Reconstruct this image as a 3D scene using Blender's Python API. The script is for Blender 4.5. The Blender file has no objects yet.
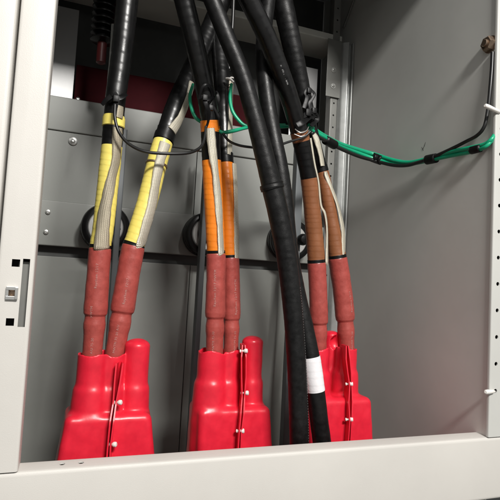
import bpy, bmesh, math, random
import numpy as np
from mathutils import Vector, Matrix
random.seed(7); rng = np.random.default_rng(7)
S = bpy.context.scene
COL = S.collection
PI = math.pi

# ------------------------------------------------------------------ camera maths
F = 490.0
YAW, PITCH, ROLL = [math.radians(a) for a in (19.813, -3.650, 3.119)]
def _rot(y, p, r):
    cy, sy, cp, sp, cr, sr = math.cos(y), math.sin(y), math.cos(p), math.sin(p), math.cos(r), math.sin(r)
    B = np.array([[1, 0, 0], [0, 0, -1], [0, 1, 0]], float)
    Rz = np.array([[cy, -sy, 0], [sy, cy, 0], [0, 0, 1]])
    Rx = np.array([[1, 0, 0], [0, cp, -sp], [0, sp, cp]])
    Rr = np.array([[cr, -sr, 0], [sr, cr, 0], [0, 0, 1]])
    return Rr @ Rx @ B @ Rz
R = _rot(YAW, PITCH, ROLL)
ZO = 0.62                                   # camera height above the room floor
CAM = np.array([0, -0.75, ZO])
def ray(px, py): return R.T @ np.array([(px - 250) / F, (py - 250) / F, 1.0])
def at(px, py, Y):                          # point of the place, at depth Y behind the cabinet front
    d = ray(px, py); return CAM + d * (Y - CAM[1]) / d[1]
def atX(px, py, X):
    d = ray(px, py); return CAM + d * (X - CAM[0]) / d[0]
def dep(p): return float((R @ (np.array(p) - CAM))[2])
def wpx(w, p): return w / F * dep(p)        # a width in the photo as metres at point p
def Z(z): return z + ZO

# ------------------------------------------------------------------ materials
def mat(name, col, rough=0.5, metal=0.0, noise=0.0, nscale=20.0, bump=0.0, bscale=200.0, coat=0.0, spec=0.5, rvar=0.0, sss=0.0):
    m = bpy.data.materials.new(name); m.use_nodes = True
    nt = m.node_tree; N = nt.nodes; L = nt.links
    b = N['Principled BSDF']
    b.inputs['Base Color'].default_value = (*col, 1)
    b.inputs['Roughness'].default_value = rough
    b.inputs['Metallic'].default_value = metal
    b.inputs['Specular IOR Level'].default_value = spec
    if coat: b.inputs['Coat Weight'].default_value = coat; b.inputs['Coat Roughness'].default_value = 0.15
    if sss:
        b.inputs['Subsurface Weight'].default_value = sss
        b.inputs['Subsurface Radius'].default_value = (0.006, 0.0015, 0.0015); b.inputs['Subsurface Scale'].default_value = 0.5
    tc = N.new('ShaderNodeTexCoord')
    if noise or rvar:
        n = N.new('ShaderNodeTexNoise'); n.inputs['Scale'].default_value = nscale; n.inputs['Detail'].default_value = 6; n.inputs['Roughness'].default_value = .62
        L.new(tc.outputs['Object'], n.inputs['Vector'])
        if noise:
            cr = N.new('ShaderNodeMapRange'); cr.inputs['From Min'].default_value = .3; cr.inputs['From Max'].default_value = .7
            cr.inputs['To Min'].default_value = 1 - noise; cr.inputs['To Max'].default_value = 1 + noise
            L.new(n.outputs['Fac'], cr.inputs['Value'])
            mx = N.new('ShaderNodeVectorMath'); mx.operation = 'SCALE'; mx.inputs[0].default_value = col
            L.new(cr.outputs['Result'], mx.inputs['Scale']); L.new(mx.outputs['Vector'], b.inputs['Base Color'])
        if rvar:
            rr = N.new('ShaderNodeMapRange'); rr.inputs['From Min'].default_value = .3; rr.inputs['From Max'].default_value = .7
            rr.inputs['To Min'].default_value = max(.05, rough - rvar); rr.inputs['To Max'].default_value = min(1, rough + rvar)
            L.new(n.outputs['Fac'], rr.inputs['Value']); L.new(rr.outputs['Result'], b.inputs['Roughness'])
    if bump:
        n2 = N.new('ShaderNodeTexNoise'); n2.inputs['Scale'].default_value = bscale; n2.inputs['Detail'].default_value = 4
        L.new(tc.outputs['Object'], n2.inputs['Vector'])
        bp = N.new('ShaderNodeBump'); bp.inputs['Strength'].default_value = bump; bp.inputs['Distance'].default_value = .001
        L.new(n2.outputs['Fac'], bp.inputs['Height']); L.new(bp.outputs['Normal'], b.inputs['Normal'])
    return m

def braid_mat(name, c1, c2, su, sv):
    """woven tinned copper: zigzag rows of strands on the ribbon's UV (metres)"""
    m = bpy.data.materials.new(name); m.use_nodes = True
    nt = m.node_tree; N = nt.nodes; L = nt.links; b = N['Principled BSDF']
    b.inputs['Metallic'].default_value = .55; b.inputs['Roughness'].default_value = .45
    uv = N.new('ShaderNodeUVMap'); uv.uv_map = 'UVMap'
    sp = N.new('ShaderNodeSeparateXYZ'); L.new(uv.outputs['UV'], sp.inputs['Vector'])
    def math_(op, a, c=None):
        q = N.new('ShaderNodeMath'); q.operation = op
        for i, v in enumerate((a, c)):
            if v is None: continue
            if isinstance(v, (int, float)): q.inputs[i].default_value = v
            else: L.new(v, q.inputs[i])
        return q.outputs[0]
    u = math_('MULTIPLY', sp.outputs['X'], su); v = math_('MULTIPLY', sp.outputs['Y'], sv)
    h = math_('SINE', math_('ADD', u, math_('MULTIPLY', math_('ABSOLUTE', math_('SINE', v)), 2.6)))
    mr = N.new('ShaderNodeMapRange'); mr.inputs['From Min'].default_value = -1; mr.inputs['From Max'].default_value = 1; L.new(h, mr.inputs['Value'])
    tc = N.new('ShaderNodeTexCoord'); n = N.new('ShaderNodeTexNoise'); n.inputs['Scale'].default_value = 90; L.new(tc.outputs['Object'], n.inputs['Vector'])
    f2 = math_('ADD', math_('MULTIPLY', mr.outputs['Result'], .65), math_('MULTIPLY', n.outputs['Fac'], .35))
    mx = N.new('ShaderNodeMix'); mx.data_type = 'RGBA'; mx.inputs['A'].default_value = (*c1, 1); mx.inputs['B'].default_value = (*c2, 1)
    L.new(f2, mx.inputs['Factor']); L.new(mx.outputs['Result'], b.inputs['Base Color'])
    bp = N.new('ShaderNodeBump'); bp.inputs['Strength'].default_value = .8; bp.inputs['Distance'].default_value = .0008
    L.new(mr.outputs['Result'], bp.inputs['Height']); L.new(bp.outputs['Normal'], b.inputs['Normal'])
    return m

M = {}
M['cream'] = mat('cream powder coat', (.585, .565, .53), .44, noise=.035, nscale=5, bump=.14, bscale=750, rvar=.06)
M['cream2'] = mat('perforated post paint', (.50, .50, .475), .5, noise=.03, nscale=8, bump=.12, bscale=900)
M['grey'] = mat('grey painted steel', (.225, .232, .216), .45, noise=.06, nscale=5, bump=.1, bscale=700, rvar=.06)
M['side'] = mat('galvanised side sheet', (.60, .60, .57), .5, metal=.0, noise=.06, nscale=4, bump=.08, bscale=500, rvar=.06)
M['galv'] = mat('zinc channel', (.36, .37, .36), .45, metal=.4, noise=.12, nscale=40, bump=.1, bscale=600)
M['rail'] = mat('slate rail paint', (.115, .126, .132), .45, noise=.05, nscale=12)
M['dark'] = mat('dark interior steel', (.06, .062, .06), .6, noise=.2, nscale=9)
M['bracket'] = mat('bracket steel', (.17, .17, .158), .5, metal=.1, noise=.1, nscale=20)
M['beam'] = mat('beam paint', (.50, .50, .46), .5, noise=.08, nscale=12)
M['dred'] = mat('dark red clamp', (.09, .008, .009), .45, noise=.1)
M['maroon'] = mat('maroon resin board', (.038, .0045, .0065), .65, noise=.2, nscale=10, spec=.04)
M['silver'] = mat('bright sheet', (.44, .44, .44), .38, metal=.5, noise=.06, nscale=14)
M['zinc'] = mat('zinc bolt', (.72, .72, .70), .28, metal=.9, noise=.08, nscale=150)
M['brass'] = mat('bronzed bolt', (.34, .25, .18), .32, metal=.85, noise=.15, nscale=120)
M['hole'] = mat('hole black', (.01, .01, .01), .8)
M['jacket'] = mat('black jacket', (.0045, .0045, .0047), .33, noise=.25, nscale=30, bump=.1, bscale=700, rvar=.1)
M['wrap'] = mat('black wrapped jacket', (.0055, .0055, .0057), .42, noise=.4, nscale=90, bump=.2, bscale=600, rvar=.1, spec=.3)
M['btape'] = mat('black tape', (.005, .005, .0053), .42, noise=.2, nscale=60, rvar=.08, spec=.22)
M['yellow'] = mat('yellow tape', (.82, .69, .16), .36, noise=.08, nscale=25, bump=.25, bscale=160, rvar=.08)
M['orange'] = mat('orange tape', (.84, .225, .015), .33, noise=.1, nscale=25, bump=.25, bscale=160, rvar=.08)
M['brown'] = mat('brown tape', (.225, .083, .033), .36, noise=.14, nscale=25, bump=.25, bscale=160, rvar=.08)
M['sleeve'] = mat('brick red heat shrink', (.35, .063, .052), .34, noise=.15, nscale=75, bump=.5, bscale=120, rvar=.1)
M['boot'] = mat('red moulded vinyl', (.70, .017, .040), .33, noise=.11, nscale=38, bump=.18, bscale=110, spec=.5, sss=.12, rvar=.05)
M['print'] = mat('white print', (.52, .28, .25), .6)
def worn(m, under):
    nt = m.node_tree; b = nt.nodes['Principled BSDF']; c = tuple(b.inputs['Base Color'].default_value)
    n = nt.nodes.new('ShaderNodeTexNoise'); n.inputs['Scale'].default_value = 420; n.inputs['Detail'].default_value = 3
    tc = nt.nodes.new('ShaderNodeTexCoord'); nt.links.new(tc.outputs['Object'], n.inputs['Vector'])
    r = nt.nodes.new('ShaderNodeMapRange'); r.inputs['From Min'].default_value = .38; r.inputs['From Max'].default_value = .58; nt.links.new(n.outputs['Fac'], r.inputs['Value'])
    x = nt.nodes.new('ShaderNodeMix'); x.data_type = 'RGBA'; x.inputs['A'].default_value = (*under, 1); x.inputs['B'].default_value = c
    nt.links.new(r.outputs['Result'], x.inputs['Factor']); nt.links.new(x.outputs['Result'], b.inputs['Base Color'])
worn(M['print'], (.45, .15, .13))
M['cprint'] = mat('grey print', (.5, .5, .5), .6)
M['nylon'] = mat('white nylon', (.80, .78, .74), .4, sss=.1)
M['label'] = mat('white paper tape', (.78, .76, .78), .55, noise=.04, nscale=60, bump=.3, bscale=200)
M['rubber'] = mat('black rubber', (.005, .005, .005), .27, noise=.2, nscale=40, spec=.25)
M['ring'] = mat('grey cast ring', (.42, .42, .41), .42, metal=.3, noise=.08, nscale=60)
M['green'] = mat('green wire', (.008, .33, .17), .35, noise=.08, nscale=50)
M['bwire'] = mat('black wire', (.012, .012, .012), .35)
M['floor'] = mat('room floor', (.10, .10, .095), .6, noise=.15, nscale=4)
M['braid'] = braid_mat('tinned braid', (.30, .26, .19), (.64, .575, .44), 2700, 760)
M['braid2'] = braid_mat('pale braid', (.45, .41, .315), (.95, .90, .76), 2700, 760)

# ------------------------------------------------------------------ object helpers
def obj(name, me, m=None, parent=None, smooth=False):
    """me: mesh datablock in world coordinates -> linked object, origin moved to its parent's base"""
    o = bpy.data.objects.new(name, me); COL.objects.link(o)
    if m is not None and len(me.materials) == 0: me.materials.append(m)
    if smooth: me.shade_smooth()
    if parent is not None:
        o.parent = parent
        loc = parent.location if parent.type == 'EMPTY' else Vector((0, 0, 0))
        if parent.type == 'EMPTY': me.transform(Matrix.Translation(-loc))
    return o
def tag(o, label, cat, group=None, kind=None):
    o['label'] = label; o['category'] = cat
    if group: o['group'] = group
    if kind: o['kind'] = kind
    return o
def thing(name, loc, label, cat, group=None):
    o = bpy.data.objects.new(name, None); COL.objects.link(o); o.location = Vector([float(v) for v in loc]); o.empty_display_size = .02
    return tag(o, label, cat, group)
def mesh(name, verts, faces, uvs=None):
    me = bpy.data.meshes.new(name); me.from_pydata([tuple(map(float, v)) for v in verts], [], faces); me.update()
    if uvs is not None:
        ul = me.uv_layers.new(name='UVMap')
        for p in me.polygons:
            for li in p.loop_indices: ul.data[li].uv = uvs[me.loops[li].vertex_index]
    return me
def from_bm(name, bm):
    me = bpy.data.meshes.new(name); bm.to_mesh(me); bm.free(); return me
def add_box(bm, lo, hi, bev=0.0, seg=2):
    lo, hi = np.minimum(lo, hi), np.maximum(lo, hi)
    r = bmesh.ops.create_cube(bm, size=1.0)
    for v in r['verts']: v.co = Vector([(lo[i] + hi[i]) / 2 + v.co[i] * (hi[i] - lo[i]) for i in range(3)])
    if bev:
        es = list({e for v in r['verts'] for e in v.link_edges})
        bmesh.ops.bevel(bm, geom=es, offset=bev, segments=seg, affect='EDGES', profile=.6)
def box(name, lo, hi, m, parent=None, bev=.0012):
    bm = bmesh.new(); add_box(bm, lo, hi, bev); return obj(name, from_bm(name, bm), m, parent)
def frame_of(d):
    d = np.array(d, float); d /= np.linalg.norm(d)
    a = np.array([0, 0, 1.0]) if abs(d[2]) < .9 else np.array([1.0, 0, 0])
    n = np.cross(a, d); n /= np.linalg.norm(n); return n, np.cross(d, n), d
def add_lathe(bm, c, axis, prof, n=40, squash=1.0):
    """prof: (radius, height along axis); first and last are capped"""
    c = np.array(c, float); a, b, d = frame_of(axis); rings = []
    for r, h in prof:
        rings.append([bm.verts.new(Vector(c + d * h + (a * math.cos(t) + b * math.sin(t) * squash) * r)) for t in np.linspace(0, 2 * PI, n, endpoint=False)])
    for q in range(len(rings) - 1):
        for i in range(n): bm.faces.new((rings[q][i], rings[q][(i + 1) % n], rings[q + 1][(i + 1) % n], rings[q + 1][i]))
    bm.faces.new(rings[0][::-1]); bm.faces.new(rings[-1])
def smooth_angle(me, ang=35):
    me.shade_smooth()
    bm = bmesh.new(); bm.from_mesh(me)
    bmesh.ops.recalc_face_normals(bm, faces=bm.faces)
    for e in bm.edges:
        if len(e.link_faces) == 2 and e.calc_face_angle(0) > math.radians(ang): e.smooth = False
    bm.to_mesh(me); bm.free()
def lathe(name, c, axis, prof, m, parent=None, n=40):
    bm = bmesh.new(); add_lathe(bm, c, axis, prof, n); me = from_bm(name, bm); smooth_angle(me); return obj(name, me, m, parent)
def hexbolt(name, c, axis, r, h, m, parent, washer=1.5):
    bm = bmesh.new()
    add_lathe(bm, c, axis, [(r * washer, 0), (r * washer, .0014), (r * washer * .95, .0018)], 28)
    add_lathe(bm, c, axis, [(r, .0018), (r, h * .85), (r * .86, h)], 6)
    a, b, d = frame_of(axis)
    add_lathe(bm, np.array(c) + d * h, axis, [(r * .5, -.001), (r * .5, .003), (r * .42, .0042)], 16)
    me = from_bm(name, bm); smooth_angle(me); return obj(name, me, m, parent)
def panhead(name, c, axis, r, m, parent, washer=0):
    bm = bmesh.new()
    if washer: add_lathe(bm, c, axis, [(washer, 0), (washer, .001), (washer * .95, .0014)], 28)
    add_lathe(bm, np.array(c), axis, [(r, .0), (r, .0025), (r * .85, .004), (r * .4, .0048), (r * .38, .003)], 20)
    me = from_bm(name, bm); smooth_angle(me); return obj(name, me, m, parent)
def round_poly(pts, rad, seg=5):
    out = []; pts = [np.array(p, float) for p in pts]
    for i, p in enumerate(pts):
        if i in (0, len(pts) - 1): out.append(p); continue
        a = pts[i - 1] - p; b = pts[i + 1] - p; la, lb = np.linalg.norm(a), np.linalg.norm(b); a /= la; b /= lb
        r = min(rad, la * .45, lb * .45)
        for t in np.linspace(0, 1, seg + 1):
            out.append((1 - t) ** 2 * (p + a * r) + 2 * t * (1 - t) * p + t * t * (p + b * r))
    return out
def sheet_mesh(name, pts, t, axis, e0, e1, rad=.005):
    """folded sheet metal: polyline (2D) of thickness t, extruded along axis 'X' (pts=Y,Z) or 'Z' (pts=X,Y)"""
    c = round_poly(pts, rad); n = len(c); L = []; Rr = []
    for i in range(n):
        d = c[min(i + 1, n - 1)] - c[max(i - 1, 0)]; d /= np.linalg.norm(d); nn = np.array([-d[1], d[0]])
        L.append(c[i] + nn * t / 2); Rr.append(c[i] - nn * t / 2)
    ring = L + Rr[::-1]; k = len(ring); vs = []
    for e in (e0, e1):
        for p in ring: vs.append((e, p[0], p[1]) if axis == 'X' else (p[0], p[1], e))
    fs = [(i, (i + 1) % k, k + (i + 1) % k, k + i) for i in range(k)]
    for i in range(n - 1):
        fs.append((i, i + 1, k - 2 - i, k - 1 - i)); fs.append((k + i, k + k - 1 - i, k + k - 2 - i, k + i + 1))
    me = mesh(name, vs, fs); smooth_angle(me, 20); return me
def boolean_cut(me, cut_bm):
    a = bpy.data.objects.new('tmp', me); COL.objects.link(a)
    bmesh.ops.recalc_face_normals(cut_bm, faces=cut_bm.faces)
    b = bpy.data.objects.new('tmpc', from_bm('tmpc', cut_bm)); COL.objects.link(b)
    md = a.modifiers.new('b', 'BOOLEAN'); md.operation = 'DIFFERENCE'; md.object = b; md.solver = 'EXACT'
    dg = bpy.context.evaluated_depsgraph_get(); dg.update()
    out = bpy.data.meshes.new_from_object(a.evaluated_get(dg))
    for o in (a, b):
        bpy.data.objects.remove(o)
    smooth_angle(out, 20)
    return out

# ------------------------------------------------------------------ tubes along paths
class Path:
    """control points (px, py, depth Y, width px) -> dense 3-D centre line with radius, remembers py"""
    def __init__(self, ctrl, top=None, bottom=None, n=26):
        P = [at(c[0], c[1], c[2]) for c in ctrl]; Wd = [wpx(c[3], p) / 2 for c, p in zip(ctrl, P)]; Q = [c[1] for c in ctrl]
        if top is not None and P[0][2] < top:
            d = P[0] - P[1]; d /= np.linalg.norm(d); 
            while P[0][2] < top - 1e-6:
                d = d * .86 + np.array([0, 0, .14]); d[1] = max(d[1], (.07 - P[0][1]) / .09 * d[2] if P[0][1] < .07 else d[1]); d /= np.linalg.norm(d)
                k = min(.09, (top - P[0][2]) / d[2]); P.insert(0, P[0] + d * k); Wd.insert(0, Wd[0]); Q.insert(0, Q[0] - 60)
        if bottom is not None:
            d = P[-1] - P[-2]; d *= (bottom - P[-1][2]) / d[2]
            P.append(P[-1] + d); Wd.append(Wd[-1]); Q.append(Q[-1] + 120)
        D = np.array([[*p, w, q] for p, w, q in zip(P, Wd, Q)])
        out = []
        E = np.vstack([2 * D[0] - D[1], D, 2 * D[-1] - D[-2]])
        for i in range(1, len(E) - 2):
            for t in np.linspace(0, 1, n, endpoint=False):
                out.append(.5 * (2 * E[i] + (E[i + 1] - E[i - 1]) * t + (2 * E[i - 1] - 5 * E[i] + 4 * E[i + 1] - E[i + 2]) * t * t + (3 * E[i] - E[i - 1] - 3 * E[i + 1] + E[i + 2]) * t ** 3))
        out.append(E[-2]); out = np.array(out)
        # resample evenly
        s = np.concatenate([[0], np.cumsum(np.linalg.norm(np.diff(out[:, :3], axis=0), axis=1))])
        k = max(8, int(s[-1] / .0012)); ss = np.linspace(0, s[-1], k)
        A = np.array([np.interp(ss, s, out[:, j]) for j in range(5)]).T
        self.P, self.r, self.q, self.s = A[:, :3], A[:, 3], A[:, 4], ss
        self.frames()
    def frames(self):
        T = np.gradient(self.P, axis=0); T /= np.linalg.norm(T, axis=1)[:, None]
        n = np.array([-.25, -1, 0.0]); Ns = []
        for t in T:                                     # stable frame facing the front of the cabinet
            m = n - t * (n @ t); m /= np.linalg.norm(m); Ns.append(m)
        self.T, self.N = T, np.array(Ns); self.B = np.cross(T, self.N)
    def idx(self, py0, py1):
        m = np.where((self.q >= py0) & (self.q <= py1))[0]; return m[0], m[-1]

def add_tube(path, i0, i1, rfun, seg=36, step=1, wob=0.0, helix=None, cap=True):
    """verts, faces, uvs for a tube over path samples; helix=(pitch, amp) makes lapped tape turns"""
    ids = list(range(i0, i1 + 1, step))
    if ids[-1] != i1: ids.append(i1)
    th = np.linspace(0, 2 * PI, seg, endpoint=False); vs = []; uv = []
    for i in ids:
        u = path.s[i]; r = rfun(i)
        rr = np.full(seg, r)
        if helix:
            ph = (u / helix[0] + th / (2 * PI) + .30 * math.sin(u * 37) + .16 * math.sin(u * 91 + 1) + .10 * math.sin(u * 203)) % 1.0
            rr = rr * (1 + helix[1] * (np.where(ph < .86, ph / .86, (1 - ph) / .14) - .5))
        if wob: rr = rr * (1 + wob * (np.sin(u * 83 + th * 2) * .6 + np.sin(u * 171 - th) * .4))
        c = path.P[i]
        for t, q in zip(th, rr):
            vs.append(c + (path.N[i] * math.cos(t) + path.B[i] * math.sin(t)) * q); uv.append((u, t * r))
    n = len(ids); fs = []
    for a in range(n - 1):
        for j in range(seg):
            k = (j + 1) % seg; fs.append((a * seg + j, a * seg + k, (a + 1) * seg + k, (a + 1) * seg + j))
    if cap:
        fs.append(tuple(range(seg))[::-1]); fs.append(tuple(range((n - 1) * seg, n * seg)))
    return vs, fs, uv
def tube(name, path, py0, py1, m, parent, dr=0.0, scale=1.0, rfun=None, **kw):
    i0, i1 = path.idx(py0, py1)
    f = rfun or (lambda i: path.r[i] * scale + dr)
    v, fs, uv = add_tube(path, i0, i1, f, **kw)
    me = mesh(name, v, fs, uv); smooth_angle(me, 50); return obj(name, me, m, parent)
def wire_mesh(name, paths, r=None, seg=12, step=3):
    V, Fc, U = [], [], []
    for p in paths:
        v, f, u = add_tube(p, 0, len(p.P) - 1, (lambda i, p=p: p.r[i] if r is None else r), seg, step)
        o = len(V); V += v; U += u; Fc += [tuple(a + o for a in q) for q in f]
    me = mesh(name, V, Fc, U); me.shade_smooth(); return me
def ribbon(name, ctrl, m, parent, thick=.0022, face=(-.3, -1, 0), faces=None, bend=0.0):
    """flat woven strap: lens-shaped section, wide side turned to the cabinet front"""
    p = Path(ctrl, n=20); vs = []; uv = []; K = 9; face = np.array(face, float)
    ids = list(range(0, len(p.P), 2))
    if ids[-1] != len(p.P) - 1: ids.append(len(p.P) - 1)
    for i in ids:
        t = p.T[i]
        if faces is not None: face = np.array([np.interp(p.q[i], [c[1] for c in ctrl], faces), -1.0, 0.0])
        n = face - t * (face @ t); n /= np.linalg.norm(n); b = np.cross(t, n); w = p.r[i]
        tw = .10 * math.sin(p.s[i] * 46 + 1) ; n, b = n * math.cos(tw) + b * math.sin(tw), b * math.cos(tw) - n * math.sin(tw)
        w = w * (1 + .035 * math.sin(p.s[i] * 120) + .02 * math.sin(p.s[i] * 311))
        for side in (1, -1):
            for k in range(K):
                x = -1 + 2 * k / (K - 1); x *= side
                vs.append(p.P[i] + b * x * w - n * bend * (x * w) ** 2 + n * side * thick * (.35 + .65 * math.sqrt(max(0, 1 - x * x)))); uv.append((p.s[i], x * w))
    n_ = len(ids); k2 = 2 * K; fs = []
    for a in range(n_ - 1):
        for j in range(k2): fs.append((a * k2 + j, a * k2 + (j + 1) % k2, (a + 1) * k2 + (j + 1) % k2, (a + 1) * k2 + j))
    fs += [tuple(range(k2))[::-1], tuple(range((n_ - 1) * k2, n_ * k2))]
    me = mesh(name, vs, fs, uv); smooth_angle(me, 60); return obj(name, me, m, parent)
def printed(name, path, text, py0, py1, ang, size, m, parent, dr=.0006, flip=1, rfun=None):
    """white lettering printed along a tube"""
    cu = bpy.data.curves.new('t', 'FONT'); cu.body = text; cu.size = size; cu.resolution_u = 2; cu.space_character = 1.1
    t = bpy.data.objects.new('t', cu); COL.objects.link(t)
    dg = bpy.context.evaluated_depsgraph_get(); dg.update()
    me = bpy.data.meshes.new_from_object(t.evaluated_get(dg)); bpy.data.objects.remove(t)
    bm = bmesh.new(); bm.from_mesh(me)
    xs = [v.co.x for v in bm.verts]; w = max(xs) - min(xs); x0 = min(xs)
    i0, i1 = path.idx(py0, py1); s0, s1 = path.s[i0], path.s[i1]
    k = min(1.0, (s1 - s0) / w)
    for v in bm.verts:
        s = s1 - (v.co.x - x0) * k if flip > 0 else s0 + (v.co.x - x0) * k
        P_ = np.array([np.interp(s, path.s, path.P[:, j]) for j in range(3)])
        N_ = np.array([np.interp(s, path.s, path.N[:, j]) for j in range(3)]); B_ = np.array([np.interp(s, path.s, path.B[:, j]) for j in range(3)])
        ii = int(np.clip(np.searchsorted(path.s, s), 0, len(path.s) - 1))
        r = (rfun(ii) if rfun else path.r[ii]) + dr
        a = ang + flip * (v.co.y - size * .35) / r
        v.co = Vector(P_ + (N_ * math.cos(a) + B_ * math.sin(a)) * r)
    bm.to_mesh(me); bm.free(); me.materials.clear()
    return obj(name, me, m, parent)
def band(name, path, py, r, half, m, parent, head=None):
    """cable tie: strap ring round a path, with a locking head and a cut tail"""
    i = int(np.argmin(abs(path.q - py))); c, T, N_, B_ = path.P[i], path.T[i], path.N[i], path.B[i]
    bm = bmesh.new()
    prof = [(r, -half), (r + .0012, -half), (r + .0012, half), (r, half)]
    n = 36; rings = []
    for q, h in prof: rings.append([bm.verts.new(Vector(c + T * h + (N_ * math.cos(t) + B_ * math.sin(t)) * q)) for t in np.linspace(0, 2 * PI, n, endpoint=False)])
    for k in range(4):
        for j in range(n): bm.faces.new((rings[k][j], rings[k][(j + 1) % n], rings[(k + 1) % 4][(j + 1) % n], rings[(k + 1) % 4][j]))
    if head is not None:
        d = N_ * math.cos(head) + B_ * math.sin(head); e = np.cross(T, d)
        def ob(cn, sz, ax):
            r_ = bmesh.ops.create_cube(bm, size=1)
            for v in r_['verts']: v.co = Vector(cn + sum(ax[k] * v.co[k] * sz[k] for k in range(3)))
        ob(c + d * (r + .003), (half * 3.2, .006, .006), (T, d, e))
        ob(c + d * (r + .003) + (e * .8 + d * .5) * .010, (half * 1.8, .0012, .016), (T, np.cross(T, (e * .8 + d * .5)), e * .8 + d * .5))
    me = from_bm(name, bm); smooth_angle(me); return obj(name, me, m, parent)

# ------------------------------------------------------------------ THE CABINET
D = .605; W = .785
cab = thing('electrical_cabinet', (.36, .3, 0), 'cream front frame with grey steel walls around an open cable compartment', 'cabinet')
floor = bpy.data.objects.new('floor', mesh('floor', [(-6, -6, 0), (6, -6, 0), (6, 6, 0), (-6, 6, 0)], [(0, 1, 2, 3)])); COL.objects.link(floor)
floor.data.materials.append(M['floor']); floor['kind'] = 'structure'

ZTOP = Z(1.02); ZB = Z(-.50)
# sill: folded sheet, rounded front edge, top flange, rear lip
me = sheet_mesh('sill', [(.05, Z(-.3945)), (0.001, Z(-.3945)), (0.001, Z(-.2790)), (.036, Z(-.2775)), (.036, Z(-.305))], .002, 'X', -.32, 1.05, .005)
cb = bmesh.new()
for p in ((62, 464.5), (81, 462.3)):
    q = at(p[0], p[1], .018); add_lathe(cb, (q[0], .019, Z(-.30)), (0, 0, 1), [(.0042, 0), (.0042, .05)], 16)
obj('sill', boolean_cut(me, cb), M['cream'], cab)
box('sill_lining', (-.1, .037, ZB), (W - .002, .040, Z(-.306)), M['grey'], cab, 0)
box('plinth', (-.32, .06, 0), (1.05, .80, ZB - .006), M['dark'], cab, .001)
# left post with square holes, a slot and a cage nut
xg = -.0945; xe = -.0502
me = sheet_mesh('front_post', [(xg, .045), (xg, 0.0), (xe, 0.0), (xe, .040), (xe - .02, .040)], .002, 'Z', Z(-.2765), ZTOP + .05, .0035)
cb = bmesh.new()
for p in ((16, 263), (10, 322), (12, 293)):
    q = at(p[0], p[1], 0); h = .0052
    add_box(cb, (q[0] - h, -.01, q[2] - h), (q[0] + h, .012, q[2] + h))
q0 = at(28, 259, 0); q1 = at(22.5, 327, 0); sx = (q0[0] + q1[0]) / 2
sx -= .0016; add_box(cb, (sx - .0046, -.01, q1[2]), (sx + .0046, .012, q0[2]))
post = obj('front_post', boolean_cut(me, cb), M['cream'], cab)
box('post_lining', (xg + .004, .014, Z(-.27)), (xe - .008, .016, ZTOP), M['hole'], cab, 0)
box('slot_lining', (xe - .020, .0085, q1[2] - .004), (xe - .0035, .0105, q0[2] - .004), M['bracket'], cab, 0)
bm = bmesh.new(); q = at(12, 293, 0)
add_box(bm, (q[0] - .0075, -.005, q[2] - .009), (q[0] + .0075, -.0015, q[2] - .004), .0006)
add_box(bm, (q[0] - .0075, -.005, q[2] + .004), (q[0] + .0075, -.0015, q[2] + .009), .0006)
add_box(bm, (q[0] - .0078, -.0045, q[2] - .007), (q[0] - .004, -.001, q[2] + .007), .0006)
add_box(bm, (q[0] + .004, -.0065, q[2] - .008), (q[0] + .0078, -.001, q[2] + .008), .0006)
nut = obj('cage_nut', from_bm('cage_nut', bm), M['zinc'], cab)
lathe('nut_bore', (q[0], .006, q[2]), (0, -1, 0), [(.0046, 0), (.0046, .008), (.0036, .0070), (.0034, .002)], M['brass'], nut, 20)
nut.children[0].data.transform(Matrix.Translation(-Vector(cab.location)))
# frame edge left of the groove
me = sheet_mesh('outer_frame', [(xg - .0055, .05), (xg - .0055, -.0015), (-.135, -.0015), (-.142, .004), (-.32, .004)], .002, 'Z', Z(-.2765), ZTOP + .05, .006)
obj('outer_frame', me, M['cream'], cab)
# right perforated post
me = sheet_mesh('perforated_post', [(W - .0025, .0055), (W - .0025, 0), (1.05, 0)], .002, 'Z', Z(-.2765), ZTOP + .05, .003)
cb = bmesh.new(); zz = at(498, 154, 0)[2] - at(498, 179.7, 0)[2]; z1 = at(498, 154, 0)[2]; hx = at(498.6, 231, 0)[0]
zh = z1 - 9 * zz; HOLES = []
while zh < ZTOP:
    if zh > Z(-.27): add_lathe(cb, (hx, -.01, zh), (0, 1, 0), [(.0040, 0), (.0040, .03)], 18); HOLES.append(zh)
    zh += zz
obj('perforated_post', boolean_cut(me, cb), M['cream2'], cab)
box('perforated_post_lining', (W + .005, .026, Z(-.27)), (1.05, .028, ZTOP), M['dark'], cab, 0)
# header above the opening, two added light blockers, top, bottom and outer shell
box('header', (-.32, -.002, Z(.93)), (1.05, .05, ZTOP + .05), M['cream'], cab, .004)
box('added_shade_strip', (-.1, .004, Z(.80)), (.42, .008, Z(.928)), M['dark'], cab, 0)  # unseen strip, added to keep lamplight off the upper left interior
box('added_shade_shelf', (.67, .025, Z(.835)), (W - .001, .42, Z(.838)), M['dark'], cab, 0)  # out of view, added so its shadow darkens the right wall's top
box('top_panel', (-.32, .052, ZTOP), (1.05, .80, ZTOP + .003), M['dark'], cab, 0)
box('bottom_plate', (-.13, .042, ZB - .003), (W, .80, ZB), M['grey'], cab, 0)
box('inner_side_panel', (-.132, .052, ZB), (-.130, .80, ZTOP - .002), M['grey'], cab, 0)
box('side_panel', (W, .007, ZB), (W + .003, .80, ZTOP - .002), M['side'], cab, 0)
box('rear_wall', (-.129, .782, ZB), (W - .001, .785, ZTOP - .002), M['dark'], cab, 0)
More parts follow.
